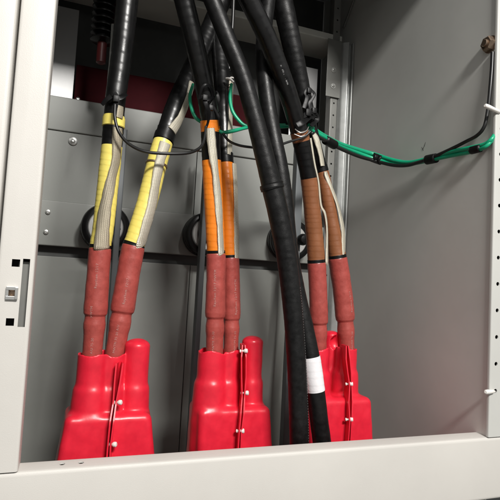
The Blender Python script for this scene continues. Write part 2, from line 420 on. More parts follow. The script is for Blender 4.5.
# back panels, seam between left and right sheets at X=.3125
sm = .3125
for nm, x0, x1, zb, zt, y in (('lower_back_panel', -.129, sm - .001, ZB, Z(.036), D), ('lower_back_panel', sm + .001, W - .0015, ZB, Z(.036), D + .0015),
                              ('back_panel', -.129, sm - .001, Z(.178), Z(.363), D), ('back_panel', sm + .001, W - .0015, Z(.178), Z(.363), D + .0015)):
    box(nm, (x0, y, zb), (x1, y + .002, zt), M['grey'], cab, .0008)
obj('upper_back_plate', sheet_mesh('upper_back_plate', [(D + .05, Z(.452)), (D - .004, Z(.452)), (D - .004, Z(.3645)), (D + .004, Z(.3645))], .002, 'X', -.129, W - .002, .002), M['grey'], cab)
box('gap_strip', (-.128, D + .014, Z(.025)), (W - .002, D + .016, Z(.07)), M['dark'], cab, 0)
bar = obj('support_bar', sheet_mesh('support_bar', [(D + .012, Z(.064)), (D - .016, Z(.064)), (D - .016, Z(.177)), (D + .004, Z(.177))], .0025, 'X', -.129, W - .002, .002), M['grey'], cab)
cl = Vector(cab.location)
def subpart(o):                              # sub-part under a mesh part: same local space as the part
    o.data.transform(Matrix.Translation(-cl)); return o
for p in ((48, 212), (46, 232)):
    q = at(p[0], p[1], D - .018); subpart(panhead('bolt', q, (0, -1, 0), .0062, M['zinc'], bar, .0))
q = at(73, 141, D - .002); panhead('washer_screw', q, (0, -1, 0), .006, M['zinc'], cab, .0115)
q = at(43.8, 155, D - .001); panhead('washer_screw', q, (0, -1, 0), .0035, M['zinc'], cab)
# vertical rails in front of the insulators
RX = []
for p, zt in (((117.5, 228), .36), ((204, 232), .36), ((297, 236), .40)):
    q = at(p[0], p[1], .49); RX.append(q[0]); hw = .0062 if p[0] < 250 else .0105
    me = sheet_mesh('vertical_rail', [(q[0] - hw, .515), (q[0] - hw, .49), (q[0] + hw, .49), (q[0] + hw, .515)], .002, 'Z', ZB, Z(zt), .002)
    obj('vertical_rail', me, M['rail'], cab)
# upper interior: maroon board, bright plate, pale plate, cross bracket, corner channel
a = at(73.5, 105, .64); b = at(243, 120, .64)
board = box('resin_board', (a[0], .640, Z(.42)), (b[0] + .03, .648, Z(.562)), M['maroon'], cab, .002)
q = at(78, 99, .638); panhead('board_screw', (q[0], .640, q[2]), (0, -1, 0), .0055, M['zinc'], cab)
a = at(50, 103, .66); b = at(73, 70, .66)
box('bright_plate', (-.128, .655, Z(.42)), (b[0] + .004, .657, Z(.72)), M['silver'], cab, 0)
a = at(300, 66, .66); b = at(317.5, 66, .66)
box('pale_plate', (a[0] - .03, .655, Z(.40)), (b[0], .658, a[2]), M['silver'], cab, .0012)
cb_ = obj('cross_bracket', sheet_mesh('cross_bracket', [(D - .02, Z(.79)), (D - .02, Z(.772)), (D + .11, Z(.772))], .003, 'X', -.129, .752, .003), M['beam'], cab)
q = at(331, 52, .64); subpart(hexbolt('bolt', (q[0], .635, Z(.7705)), (0, 0, -1), .006, .005, M['zinc'], cb_))
tab = box('bracket_tab', (at(327, 70, .575)[0], .575, at(333, 97, .575)[2]), (at(341, 70, .575)[0], .578, Z(.770)), M['bracket'], cab, .001)
for p in ((333.5, 70), (333, 86)):
    q = at(p[0], p[1], .575); subpart(hexbolt('bolt', q, (0, -1, 0), .0058, .005, M['zinc'], tab))
xa = at(330, 120, .58)[0]
xb = at(336.3, 120, .583)[0]
obj('channel_edge', sheet_mesh('channel_edge', [(xb + .002, .584), (at(338, 120, .583)[0], .57), (W - .02, .56), (W - .012, .575), (W - .006, .575), (W - .006, .56), (W - .003, .56)], .002, 'Z', ZB, Z(.764), .003), M['galv'], cab)
me = sheet_mesh('corner_channel', [(xa, .61), (xa, .583), (xb, .583), (xb, .61)], .002, 'Z', ZB, ZTOP - .004, .003)
cbm = bmesh.new(); z_ = Z(-.2)
while z_ < ZTOP - .05:
    add_lathe(cbm, (xa + .012, .57, z_), (0, 1, 0), [(.003, 0), (.003, .03)], 14); z_ += .0385
obj('corner_channel', boolean_cut(me, cbm), M['bracket'], cab)
p0 = atX(343.5, 28, W - .006); p1 = atX(356, -6, W - .006)
bm = bmesh.new(); dd = p1 - p0
for k in range(1): pass
gp = Path([(343.5, 28, p0[1], 2.2), (349.5, 12, (p0[1] + p1[1]) / 2, 2.2), (356, -6, p1[1], 2.2)])
obj('gusset_edge', wire_mesh('gusset_edge', [gp], .003, 8), M['bracket'], cab)
q = atX(494.5, 40, W - .008)
bm = bmesh.new()
for (ax_, ay_, bx_, by_) in ((421.5, 147, 423.2, 150.5), (425.5, 142, 424.2, 146.5), (424.2, 146.5, 422.8, 149)):
    e = atX(ax_, ay_, W - .0006); f = atX(bx_, by_, W - .0006); d_ = f - e; d_ /= np.linalg.norm(d_); n_ = np.array([0, -d_[2], d_[1]]) * .0011
    bm.faces.new([bm.verts.new(Vector(v)) for v in (e + n_ * .4, e - n_ * .4, f - n_, f + n_)])
obj('scuff_mark', from_bm('scuff_mark', bm), M['dark'], cab)
hexbolt('wall_bolt', (W, .0200, q[2]), (-1, 0, 0), .0155, .014, M['brass'], cab, 1.15)

# ------------------------------------------------------------------ round insulators on the bar
for (px, py), lab in (((106, 227), 'black round insulator with grey ring behind the yellow taped cables'),
                      ((208.5, 234), 'black round insulator behind the orange taped cables'),
                      ((294, 240), 'black round insulator mostly hidden behind the two long black cables')):
    q = at(px, py, .525); x, z = q[0], q[2]
    t = thing('round_insulator', (x, D - .018, z), lab, 'insulator', 'round insulators on the grey support bar')
    lathe('rubber_body', (x, D - .018, z), (0, -1, 0), [(.056, 0), (.0600, .006), (.0600, .017), (.0555, .020), (.0600, .023), (.0600, .035), (.0555, .038), (.0600, .041), (.0600, .052), (.0575, .0585), (.050, .0615), (.0460, .0615), (.0435, .054)], M['rubber'], t, 64)
    lathe('metal_ring', (x, D - .018, z), (0, -1, 0), [(.0434, .045), (.0434, .055), (.041, .0575), (.030, .0575), (.026, .054), (.012, .054)], M['ring'], t, 56)
    lathe('hub', (x, D - .018, z), (0, -1, 0), [(.0135, .050), (.0135, .064), (.011, .068), (.006, .069), (.005, .066)], M['rubber'], t, 36)
    panhead('screw_head', (x + .0335, D - .018 - .0575, z - .002), (0, -1, 0), .003, M['rubber'], t)
for px, py, lab in ((114, 226.5, 'black knob behind the leftmost taped cable'), (204.5, 235, 'black knob on the rail left of the orange taped cables'), (300, 240, 'shiny black knob on the rail beside the brown taped cables')):
    q = at(px, py, .4885 if px > 250 else .512)
    t = lathe('terminal_knob', q, (0, -1, 0), [(.009, -.001), (.009, .006), (.0155, .010), (.0165, .018), (.0155, .026), (.011, .031), (.004, .0325)] if px > 250 else [(.012, -.012), (.0135, .0), (.014, .008), (.012, .014), (.004, .0155)], M['rubber'], None, 36)
    tag(t, lab, 'knob', 'black knobs on the rails')

# ribbed post insulator and bright strap, upper left behind the first cable
q = at(107, -20, .45); q2 = at(106, 44, .45)
t = thing('ribbed_insulator', (q[0], .45, q2[2]), 'black ribbed insulator hanging in the dark upper left corner', 'insulator')
prof = []; h = q[2] - q2[2] + .25; k = int(h / .016)
prof.append((.012, 0))
for i in range(k):
    z0 = i * .016; prof += [(.017, z0 + .002), (.028, z0 + .0045), (.0285, z0 + .007), (.018, z0 + .013)]
lathe('ribbed_body', (q[0], .45, q2[2]), (0, 0, 1), prof, M['rubber'], t, 36)
lathe('clamp', (q[0], .45, q2[2] - .02), (0, 0, 1), [(.008, -.03), (.011, -.028), (.011, .02)], M['dred'], t, 24)
sp = obj('metal_strap', None or mesh('metal_strap', [], []), M['silver']) if False else None
st = ribbon('metal_strap', [(114.5, 24, .36, 6), (113, 48, .36, 6), (110.5, 72, .36, 5), (107.5, 99, .35, 4.5)], M['zinc'], None, .0012)
tag(st, 'bright narrow metal strap left of the first black cable', 'strap')

# ------------------------------------------------------------------ POWER CABLES
G = 'colour taped power cables in red sleeves'
def sleeve_r(path, i0, i1, g0=.62):
    """heat-shrink outline: full, a crisp step, a second soft bulge, then a narrower neck"""
    L_ = path.s[i1] - path.s[i0]
    xs = [0, .008, .03, .20, .36, .445, .478, .495, .515, .55, .585, .63, 1]
    ys = [.93, .985, 1, .985, 1.02, 1.05, 1.02, .88, .895, .965, .955, .885, .87]
    return lambda i: path.r[i] * float(np.interp((path.s[i] - path.s[i0]) / L_, xs, ys)) * (1 + .006 * math.sin(path.s[i] * 140) + .004 * math.sin(path.s[i] * 333))
def power_cable(ctrl, label, sleeve, colours, jackets, tapemat, name='power_cable', sl_end=385, helix=.0125, texts=(), jmat='jacket'):
    p = Path(ctrl, top=ZTOP - .002)
    i = int(np.argmin(abs(p.q - sl_end)))
    t = thing(name, p.P[min(i, len(p.P) - 1)], label, 'cable', G)
    i0, i1 = p.idx(sleeve, sl_end); sr = sleeve_r(p, i0, i1)
    tube('heat_shrink_sleeve', p, sleeve, sl_end, M['sleeve'], t, rfun=sr, wob=.006, step=1, seg=40)
    for (a, b) in colours: tube('tape_wrap', p, a, b, M[tapemat], t, scale=.94, helix=(helix, .016), wob=.012, seg=40)
    tube('jacket', p, -999, jackets[0], M[jmat], t, scale=.89, helix=(.0185, .016), wob=.005, step=2)
    for (a, b) in jackets[1:]: tube('black_tape', p, a, b, M['btape'], t, scale=.925, helix=(.017, .02), wob=.006)
    tube('sleeve_end_tape', p, sleeve - 2.6, sleeve + 1, M['btape'], t, scale=.965, helix=(.004, .03), wob=.02)
    for (tx, a, b, ang, sz) in texts: printed('printed_lettering', p, tx, a, b, ang, sz, M['print'], t, rfun=sr)
    return t, p
# yellow pair
y1, py1 = power_cable([(127.5, 0, .215, 24), (121, 60, .22, 23), (115.5, 100, .22, 22.5), (112, 145, .22, 22), (107.3, 190, .222, 22), (103, 230, .224, 22), (100.2, 248, .225, 22), (96, 305, .226, 22.5), (92.5, 350, .23, 22), (89, 390, .235, 22)],
    'leftmost yellow taped cable with a wide braid across its front', 247.5, [(116.5, 128), (146.5, 249)], [117.5, (127, 147.5)], 'yellow',
    texts=[('Raychem 12/17', 252, 288, -.05, .0068), ('MWTM', 299, 317, .15, .0064), ('A/U 75-30', 320, 352, -.1, .0064)])
y2, py2 = power_cable([(222, 0, .34, 21), (208, 34, .33, 21), (190, 75, .30, 22), (176, 105, .275, 22), (165, 136, .26, 21), (157.3, 162, .25, 21.5), (147.8, 200, .245, 21.5), (137, 236, .242, 22), (132.3, 252, .242, 23), (124, 300, .24, 23), (115.5, 350, .24, 22), (109, 390, .243, 22)],
    'yellow taped cable slanting in from the upper right', 245.5, [(142.5, 247)], [131, (129, 143.5)], 'yellow',
    texts=[('Raychem  12/17', 250, 304, -.15, .0070), ('MWTM 75-30 A/U', 317, 352, .0, .0064)])
# orange pair
o1, po1 = power_cable([(179, -18, .14, 23), (184, 0, .145, 22.5), (195, 45, .165, 22), (204, 85, .19, 21.5), (209.5, 115, .205, 21), (211, 150, .215, 20.5), (213.5, 200, .22, 20), (216, 253, .225, 19.5), (215.5, 300, .226, 19.5), (214.5, 350, .23, 19.5), (214, 390, .235, 19.5)],
    'orange taped cable on the left of its pair, thick black jacket above', 253, [(120.5, 132.5), (160.5, 255)], [122, (131, 161.5)], 'orange',
    texts=[('Raychem 12/17 MWTM', 262, 306, .12, .0070), ('MWTM 75-30', 322, 350, .2, .0066)])
o2, po2 = power_cable([(215, -10, .34, 19), (218, 30, .33, 18.5), (221.5, 75, .30, 18.5), (223, 110, .275, 18.5), (224, 150, .262, 18), (227, 190, .255, 17.5), (230.5, 258, .25, 17.5), (231.5, 300, .25, 17.5), (231, 350, .25, 17), (231, 390, .252, 17)],
    'orange taped cable on the right of its pair, mostly black below the tie', 257.5, [(163, 259.5)], [157, (154, 164)], 'orange',
    texts=[('Raychem 12/17 MWTM', 262, 314, -.42, .0070), ('MWTM 75-30', 318, 350, -.42, .0066)])
# brown pair
b1, pb1 = power_cable([(241, -15, .09, 22), (249, 0, .095, 22), (268, 40, .12, 21.5), (285, 85, .155, 21), (296, 120, .185, 20), (303, 150, .20, 18.5), (309, 180, .21, 18), (313.5, 225, .22, 18), (316.5, 262, .225, 18.5), (318.5, 305, .226, 18), (319, 350, .23, 17), (319.5, 390, .232, 16)],
    'brown taped cable on the left of its pair, long glossy black jacket', 262, [(131.5, 142), (178.5, 264)], [133, (140.5, 179.5)], 'brown', sl_end=388)
b2, pb2 = power_cable([(278, -15, .21, 24), (282, 0, .21, 23.5), (292, 45, .22, 22), (303, 95, .235, 18.5), (311, 130, .24, 15), (319, 160, .243, 13.5), (325, 185, .245, 14.5), (332, 225, .247, 16), (337.5, 258, .248, 19), (343.5, 300, .248, 19), (347, 350, .247, 17), (348, 390, .247, 17)],
    'brown taped cable on the right of its pair, beaded tape turns', 257.5, [(172, 259.5)], [165, (163, 173)], 'brown', sl_end=388, helix=.0145, jmat='wrap',
    texts=[('Raychem 12/17', 266, 312, -.5, .0070), ('MWTM 75-30', 318, 349, -.45, .0066)])
printed('printed_lettering', pb1, 'XLPE 1x240 12/20 kV', 57, 84, .05, .0042, M['cprint'], b1, rfun=lambda i: pb1.r[i] * .862)
# woven screens folded back along the cables
def proj(p):
    q = R @ (np.array(p) - CAM); return q[:2] / q[2] * F + 250
def braid(path, pts, m, parent, tuck=False):
    ctrl, faces = [], []; rm = 0
    if tuck: (xa_, ya_, wa_), (xb_, yb_, wb_) = pts[-2:]; f = 4 / (yb_ - ya_); pts = pts[:-1] + [(xb_ + (xa_ - xb_) * f, yb_ - 4, wb_ + (wa_ - wb_) * f), (xb_, yb_, wb_)]
    for k, (x, y, w) in enumerate(pts):
        i = int(np.argmin(abs(path.q - y))); c = path.P[i]; r = path.r[i] * .95; rm = r
        dx = float(np.clip(wpx(x - proj(c)[0], c), -.8 * r, .8 * r)); h = math.sqrt(r * r - dx * dx)
        ex = .0026
        if tuck and k == len(pts) - 1: ex = -.0035; y += 1.5
        ctrl.append((x, y, float(c[1]) - h - ex, w)); faces.append(float(np.clip(dx / h, -.9, .9)) - .12)
    return ribbon('screen_braid', ctrl, m, parent, .0019, faces=faces, bend=.32 / rm)
braid(py1, [(120.4, 106, 7), (119.5, 112, 8), (118.8, 117.6, 8.5)], M['braid'], y1)
braid(py1, [(117.8, 127.5, 9.5), (117.4, 140, 10.5), (116.5, 160, 9.5), (112.5, 175, 9.5), (108, 195, 11), (104, 215, 12.5), (101.8, 249, 15)], M['braid'], y1, True)
braid(py2, [(192, 82, 6), (188.5, 98, 7), (181, 118, 9), (172.5, 130.5, 10.5)], M['braid2'], y2)
braid(py2, [(165.5, 142.5, 11), (160.5, 160, 10), (157, 178, 10), (153, 202, 10.5), (148, 222, 11.5), (141.5, 247, 14)], M['braid2'], y2, True)
braid(po1, [(210.5, 128, 8), (211.5, 140, 9), (213.3, 155, 9), (215.5, 170, 8), (217.2, 185, 8.5), (218.5, 200, 9), (220.5, 225, 9), (222, 255, 9.5)], M['braid2'], o1, True)
braid(po2, [(231.5, 82, 6), (231.2, 100, 7), (230.8, 125, 7.5), (229.8, 155, 7)], M['braid2'], o2)
braid(po2, [(234.5, 163.5, 6), (236, 190, 7), (236.8, 225, 7.5), (237.3, 259, 8)], M['braid2'], o2, True)
braid(pb1, [(310.5, 138, 2.6), (314.5, 163, 2.8), (318.5, 182, 2.8), (321, 205, 3), (325, 214, 3.2), (327, 230, 3.4), (327, 263, 5)], M['braid2'], b1, True)
braid(pb2, [(314, 134, 5), (318, 142, 8), (321.5, 156, 7), (323, 166, 6)], M['braid2'], b2)
braid(pb2, [(325.5, 171.5, 4), (326.8, 176, 5.5), (331.2, 187, 6), (336.7, 201, 6.6), (341, 217, 7), (343.5, 232, 7), (344.3, 259, 8)], M['braid2'], b2, True)
# tape over the braids
for (path, par, a, b) in ((py2, y2, 134.5, 142), (po2, o2, 154, 164), (pb2, b2, 165.5, 172)):
    tube('black_tape', path, a, b, M['btape'], par, scale=1.0, helix=(.017, .02))
tube('tape_wrap', py1, 118, 127, M['yellow'], y1, scale=1.0, helix=(.03, .02))
band('cable_tie', py2, 165, py2.r[int(np.argmin(abs(py2.q - 165)))] * .98, .0016, M['brass'], y2)

# the two long black cables in front
GB = 'long black cables hanging in front'
pc1 = Path([(205, -18, .10, 18), (212, 0, .10, 18), (228, 40, .10, 18), (242, 75, .10, 18), (252, 108, .10, 18.5), (263, 150, .10, 20), (271, 183, .10, 21), (277.5, 210, .10, 21), (285.5, 250, .10, 20.5), (290.8, 290, .10, 20), (294.5, 330, .10, 19.5), (297, 370, .10, 19.5), (298.5, 410, .10, 19.5), (299.5, 450, .10, 19.5)], top=ZTOP - .002, bottom=ZB + .001)
c1 = thing('power_cable', pc1.P[-1], 'long black cable with a collar, standing in front of the red boots', 'cable', GB)
tube('jacket', pc1, -999, 187, M['wrap'], c1, scale=.96, helix=(.022, .012), wob=.005, step=2)
tube('outer_sleeve', pc1, 186, 999, M['wrap'], c1, helix=(.026, .016), wob=.006, step=2)
printed('stitching', pc1, '- ' * 60, 196, 442, -.98, .007, M['cprint'], c1, dr=.0004)
tube('collar', pc1, 183.5, 189.5, M['wrap'], c1, scale=1.13, helix=(.01, .04), wob=.01)
pc2 = Path([(270, -18, .19, 15), (268, 0, .19, 15), (264, 35, .18, 15.5), (263.5, 65, .17, 16), (266.5, 95, .16, 16), (272, 130, .15, 17), (279, 165, .142, 17.5), (284, 200, .14, 18), (289, 250, .14, 18), (296, 290, .138, 18), (304, 325, .13, 18), (311, 360, .122, 18.5), (316, 395, .12, 18.5), (319, 420, .12, 18.5), (323, 450, .12, 18.5)], top=ZTOP - .002, bottom=ZB + .001)
c2 = thing('power_cable', pc2.P[-1], 'long black cable with a white label wrapped near its lower end', 'cable', GB)
tube('jacket', pc2, -999, 999, M['wrap'], c2, helix=(.026, .012), wob=.005, step=2)
tube('label_wrap', pc2, 357, 391, M['label'], c2, scale=1.045, wob=.012, helix=(.0145, .012))
# a dim cable far behind and a twisted thin lead
pd = Path([(196, -15, .42, 15), (199, 20, .42, 15), (203, 55, .42, 15), (203, 95, .42, 14), (200, 108, .43, 12)], top=ZTOP - .002)
t = thing('thin_lead', pd.P[-1], 'thin dark twisted lead hanging behind the middle black cables', 'wire')
pe = Path([(234, -15, .3, 3.5), (233, 15, .3, 3.5), (231.5, 40, .3, 3.5), (229, 70, .3, 3.5)], top=ZTOP - .002)
obj('lead', wire_mesh('lead', [pe], None, 10, 2), M['bwire'], t)

# black ties clamping the bundles
GT = 'black cable ties round the black jackets'
def strap_bm(bm, ctrl, thick=.0007, heads=()):
    before = set(o.name for o in bpy.data.objects)
    o = ribbon('tmp_strap', ctrl, M['btape'], None, thick, (-.2, -1, .25)); me_ = o.data
    bpy.data.objects.remove(o); bm.from_mesh(me_); bpy.data.meshes.remove(me_)
def tie_cluster(name, ctrls, heads, label):
    bm = bmesh.new()
    for c in ctrls: strap_bm(bm, c)
    for (px, py, Y, w) in heads or ():
        c = at(px, py, Y); w = wpx(w, c) / 2
        add_box(bm, c - np.array([w, w * .8, w * 1.2]), c + np.array([w, w * .8, w * 1.2]), w * .3)
    me = from_bm(name, bm); smooth_angle(me); o = obj(name, me, M['btape'])
    return tag(o, label, 'cable tie', GT)
tie_cluster('cable_tie', [[(199, 99, .175, 2.6), (202, 88, .165, 2.6), (206.5, 84, .163, 2.6), (211.5, 88, .17, 2.8), (212.5, 99, .18, 3), (208, 109, .182, 3)],
                          [(200, 96, .18, 5), (206, 99, .168, 5), (212, 97, .18, 5), (216, 92, .20, 4), (218, 100, .20, 4), (214, 110, .19, 4)],
                          [(203, 95, .165, 3.5), (206, 104, .163, 4), (209, 112, .168, 4), (208, 122, .18, 2.6), (206, 128, .185, 2.2)],
                          [(213, 106, .185, 3), (217, 113, .185, 3), (219.5, 119, .185, 3), (220, 126, .19, 2.4)]], [(205, 98, .163, 5), (211, 108, .17, 4.5)], 'black tie knotted round the jacket above the orange tape')
tie_cluster('cable_tie', [[(304, 108, .20, 4), (307, 98, .20, 4), (305.5, 92, .20, 3.5), (308.5, 88, .20, 3), (311.5, 90.5, .20, 3.2), (314.5, 94, .20, 3), (312.5, 98.5, .20, 3), (310, 103, .20, 4), (312, 110, .20, 5)],
                          [(297, 125, .165, 5), (303, 122, .165, 5.5), (309, 117, .18, 6), (315, 113, .20, 6), (317, 119, .21, 5), (311, 126, .20, 4)],
                          [(303, 117, .17, 4), (310, 112, .18, 5), (316, 116, .2, 4)]], [(309, 91, .197, 4.5), (308, 113, .175, 6), (314, 111, .195, 5)], 'black tie standing up in a loop beside the brown taped cables')
tie_cluster('cable_tie', [[(108, 102, .205, 5), (114, 98, .19, 6), (121, 97, .19, 6), (126, 94, .20, 5)], [(102, 105, .20, 3.6), (106, 100, .195, 4.5), (111, 96, .192, 5)],
                          [(114, 92, .19, 4), (117, 98, .187, 5), (116, 106, .188, 4), (115, 116, .19, 2.6)]], [(116, 99, .187, 5.5)], 'black tie with a stub sticking out left above the yellow tape')
t = tag(obj('tie_tail', wire_mesh('tie_tail', [Path([(226, 78.5, .262, 2.4), (230, 79, .255, 2.8), (233.5, 82, .257, 2)], n=10), Path([(228, 80, .262, 1.4), (231, 77.5, .256, 1.6), (234, 78, .257, 1.4)], n=10)], None, 8, 1), M['nylon']),
    'small white tie end at the top of the braid right of the orange tape', 'tie end')
t = tag(obj('wire_loop', wire_mesh('wire_loop', [Path([(295, 129, .175, 1.3), (300, 132.5, .17, 1.5), (306, 131, .172, 1.5), (308.5, 127, .18, 1.2)], n=10), Path([(294, 134, .175, 1.1), (301, 136.5, .17, 1.2), (307, 134, .172, 1.2), (309, 130, .18, 1)], n=10)], None, 8, 1), M['zinc']),
    'bare silver wire looped round the top of the brown tape', 'wire')

# ------------------------------------------------------------------ small wires
def wire(name, ctrl, m, label, cat='wire', group=None):
    o = obj(name, wire_mesh(name, [Path(c) for c in (ctrl if isinstance(ctrl[0], list) else [ctrl])], None, 14, 2), M[m]); return tag(o, label, cat, group)
wire('thin_wire', [(115, 104, .183, 3.2), (115, 118, .178, 3.2), (119, 132, .175, 3.2), (129, 144, .18, 3.2), (145, 151.5, .19, 3.2), (165, 153.5, .195, 3.2), (187, 153, .19, 3.2), (199, 148.5, .18, 3), (204, 140, .175, 2.6), (206, 126, .172, 2.4)], 'bwire', 'thin black wire looping between the yellow and orange taped cables')
wire('thin_wire', [(219, 112, .20, 2.6), (221, 127, .20, 2.6), (227, 139, .19, 2.6), (238, 145, .16, 2.6), (255, 147.5, .15, 2.6), (272, 147, .155, 2.6), (290, 141.5, .165, 2.4), (303, 137.5, .17, 2.2), (311, 131, .17, 2.2)], 'bwire', 'thin black wire passing behind the long black cables to the brown tape')
GG = 'green earth wires tied at the cable heads'
wire('earth_wire', [(193, 84, .24, 2.6), (190, 96, .235, 3.4), (191.5, 108, .225, 3.6), (196, 118, .22, 3.6), (203, 123, .222, 3.2)], 'green', 'green wire bowed out between the second yellow and first orange cable', 'wire', GG)
wire('earth_wire', [(231.5, 84, .245, 3), (230, 98, .238, 3.4), (232, 110, .232, 3.6), (237.5, 119, .228, 3.6), (245, 125.5, .225, 3.4), (258, 128, .22, 3.4), (275, 127, .22, 3.4), (297, 126, .225, 3)], 'green', 'green wire curving down right from the braid of the second orange cable', 'wire', GG)
wire('earth_wire', [(219, 131, .20, 3.4), (224, 132.5, .198, 3.8), (233, 131, .20, 3.8), (246, 127.8, .21, 3.4), (262, 125, .222, 3), (285, 125, .23, 3)], 'green', 'short level green wire right of the first orange cable', 'wire', GG)
# wire bundle to the right wall
def wy(px): return float(np.interp(px, [308, 340, 362, 378, 398, 410, 440, 475, 485, 491, 495, 500], [.215, .30, .345, .34, .28, .24, .143, .040, .016, .0065, .0042, .0042]))
ctr = [(309, 127), (322, 135.5), (340, 145.5), (360, 153), (376, 157.5), (394, 162), (410, 163.5), (430, 160), (452, 154.5), (474, 149.5), (485, 145.5), (491, 141), (494.5, 137), (497.6, 133)]
wb = thing('wire_bundle', at(309, 127, .215), 'bundle of bright green wires and a black wire crossing to the right wall', 'wires')
def bw(dx, dy, w, ph, c=ctr, dY=0):
    return Path([(x + dx, y + dy + .9 * math.sin(i * 1.3 + ph), wy(x) + dY + .002 * math.sin(i * 2.1 + ph), w) for i, (x, y) in enumerate(c)])
obj('green_wire', wire_mesh('green_wire', [bw(0, -2.0, 4.2, .3)], None, 14, 2), M['green'], wb)
obj('green_wire', wire_mesh('green_wire', [bw(0, 1.0, 4.0, 2.2)], None, 14, 2), M['green'], wb)
bctr = [(311, 133), (322, 139), (340, 148.5), (358, 156), (376, 161), (392, 165), (406, 165.5), (418, 162.5), (431, 158), (450, 149.5), (466, 141.5), (477, 135.5), (484, 127), (487.5, 112), (490, 90), (491.8, 68), (492.5, 52)]
def wy2(px): return float(np.interp(px, [308, 340, 362, 378, 398, 410, 440, 470, 484, 490, 499], [.213, .296, .341, .335, .275, .235, .138, .054, .02, .012, .01]))
obj('black_wire', wire_mesh('black_wire', [Path([(x, y, wy2(x), 3.6) for x, y in bctr])], None, 14, 2), M['bwire'], wb)
for i, (px, py, ddy, w) in enumerate(((330, 142.5, 8, 9), (377, 158.8, 6, 9.5), (431.5, 159, 7, 9.5), (476, 149.3, 7, 8))):
    s = {330: .55, 377: .35, 431.5: -.2, 476: -.25}[px]
    tp = Path([(px - 4.5, py - 4.5 * s, wy(px - 4.5) - .0005, w), (px, py, wy(px) - .0005, w * 1.02), (px + 4.5, py + 4.5 * s, wy(px + 4.5) - .0005, w)])
    obj('tape_band', wire_mesh('tape_band', [tp], None, 18, 2), M['btape'], wb)

# ------------------------------------------------------------------ moulded red boots (signed distance -> surface nets)
def surface_nets(Fv, o, h):
    nx, ny, nz = Fv.shape; ins = Fv < 0
    sl = lambda A, d: A[d[0]:nx - 1 + d[0], d[1]:ny - 1 + d[1], d[2]:nz - 1 + d[2]]
    acc = np.zeros((nx - 1, ny - 1, nz - 1, 3)); cnt = np.zeros((nx - 1, ny - 1, nz - 1))
    cs = [(i, j, k) for i in (0, 1) for j in (0, 1) for k in (0, 1)]
    for a in cs:
        for ax in range(3):
            if a[ax]: continue
            b = list(a); b[ax] = 1
            fa, fb = sl(Fv, a), sl(Fv, b); m = (fa < 0) != (fb < 0)
            t = np.where(m, fa / np.where(m, fa - fb, 1), 0)
            for q in range(3): acc[..., q] += np.where(m, a[q] + (t if q == ax else 0), 0)
            cnt += m
    act = cnt > 0; idx = -np.ones(act.shape, int); idx[act] = np.arange(act.sum())
    I = np.argwhere(act); V = (I + acc[act] / cnt[act][:, None]) * h + o; Fc = []
    for ax in range(3):
        d = [0, 0, 0]; d[ax] = 1
        A = ins[:nx - d[0], :ny - d[1], :nz - d[2]]; B = ins[d[0]:, d[1]:, d[2]:]
        E = np.argwhere(A != B); u, v = (ax + 1) % 3, (ax + 2) % 3
        E = E[(E[:, u] > 0) & (E[:, v] > 0) & (E[:, u] < Fv.shape[u] - 1) & (E[:, v] < Fv.shape[v] - 1)]
        eu = np.zeros(3, int); eu[u] = 1; ev = np.zeros(3, int); ev[v] = 1
        q = [E - eu - ev, E - ev, E, E - eu]; q = np.stack([idx[tuple(x.T)] for x in q], 1)
        f = A[tuple(E.T)]; q[~f] = q[~f][:, ::-1]; Fc.append(q)
    Fc = np.vstack(Fc); return V, Fc[(Fc >= 0).all(1)]
def smin(a, b, k): hh = np.clip(.5 + .5 * (b - a) / k, 0, 1); return b * (1 - hh) + a * hh - k * hh * (1 - hh)
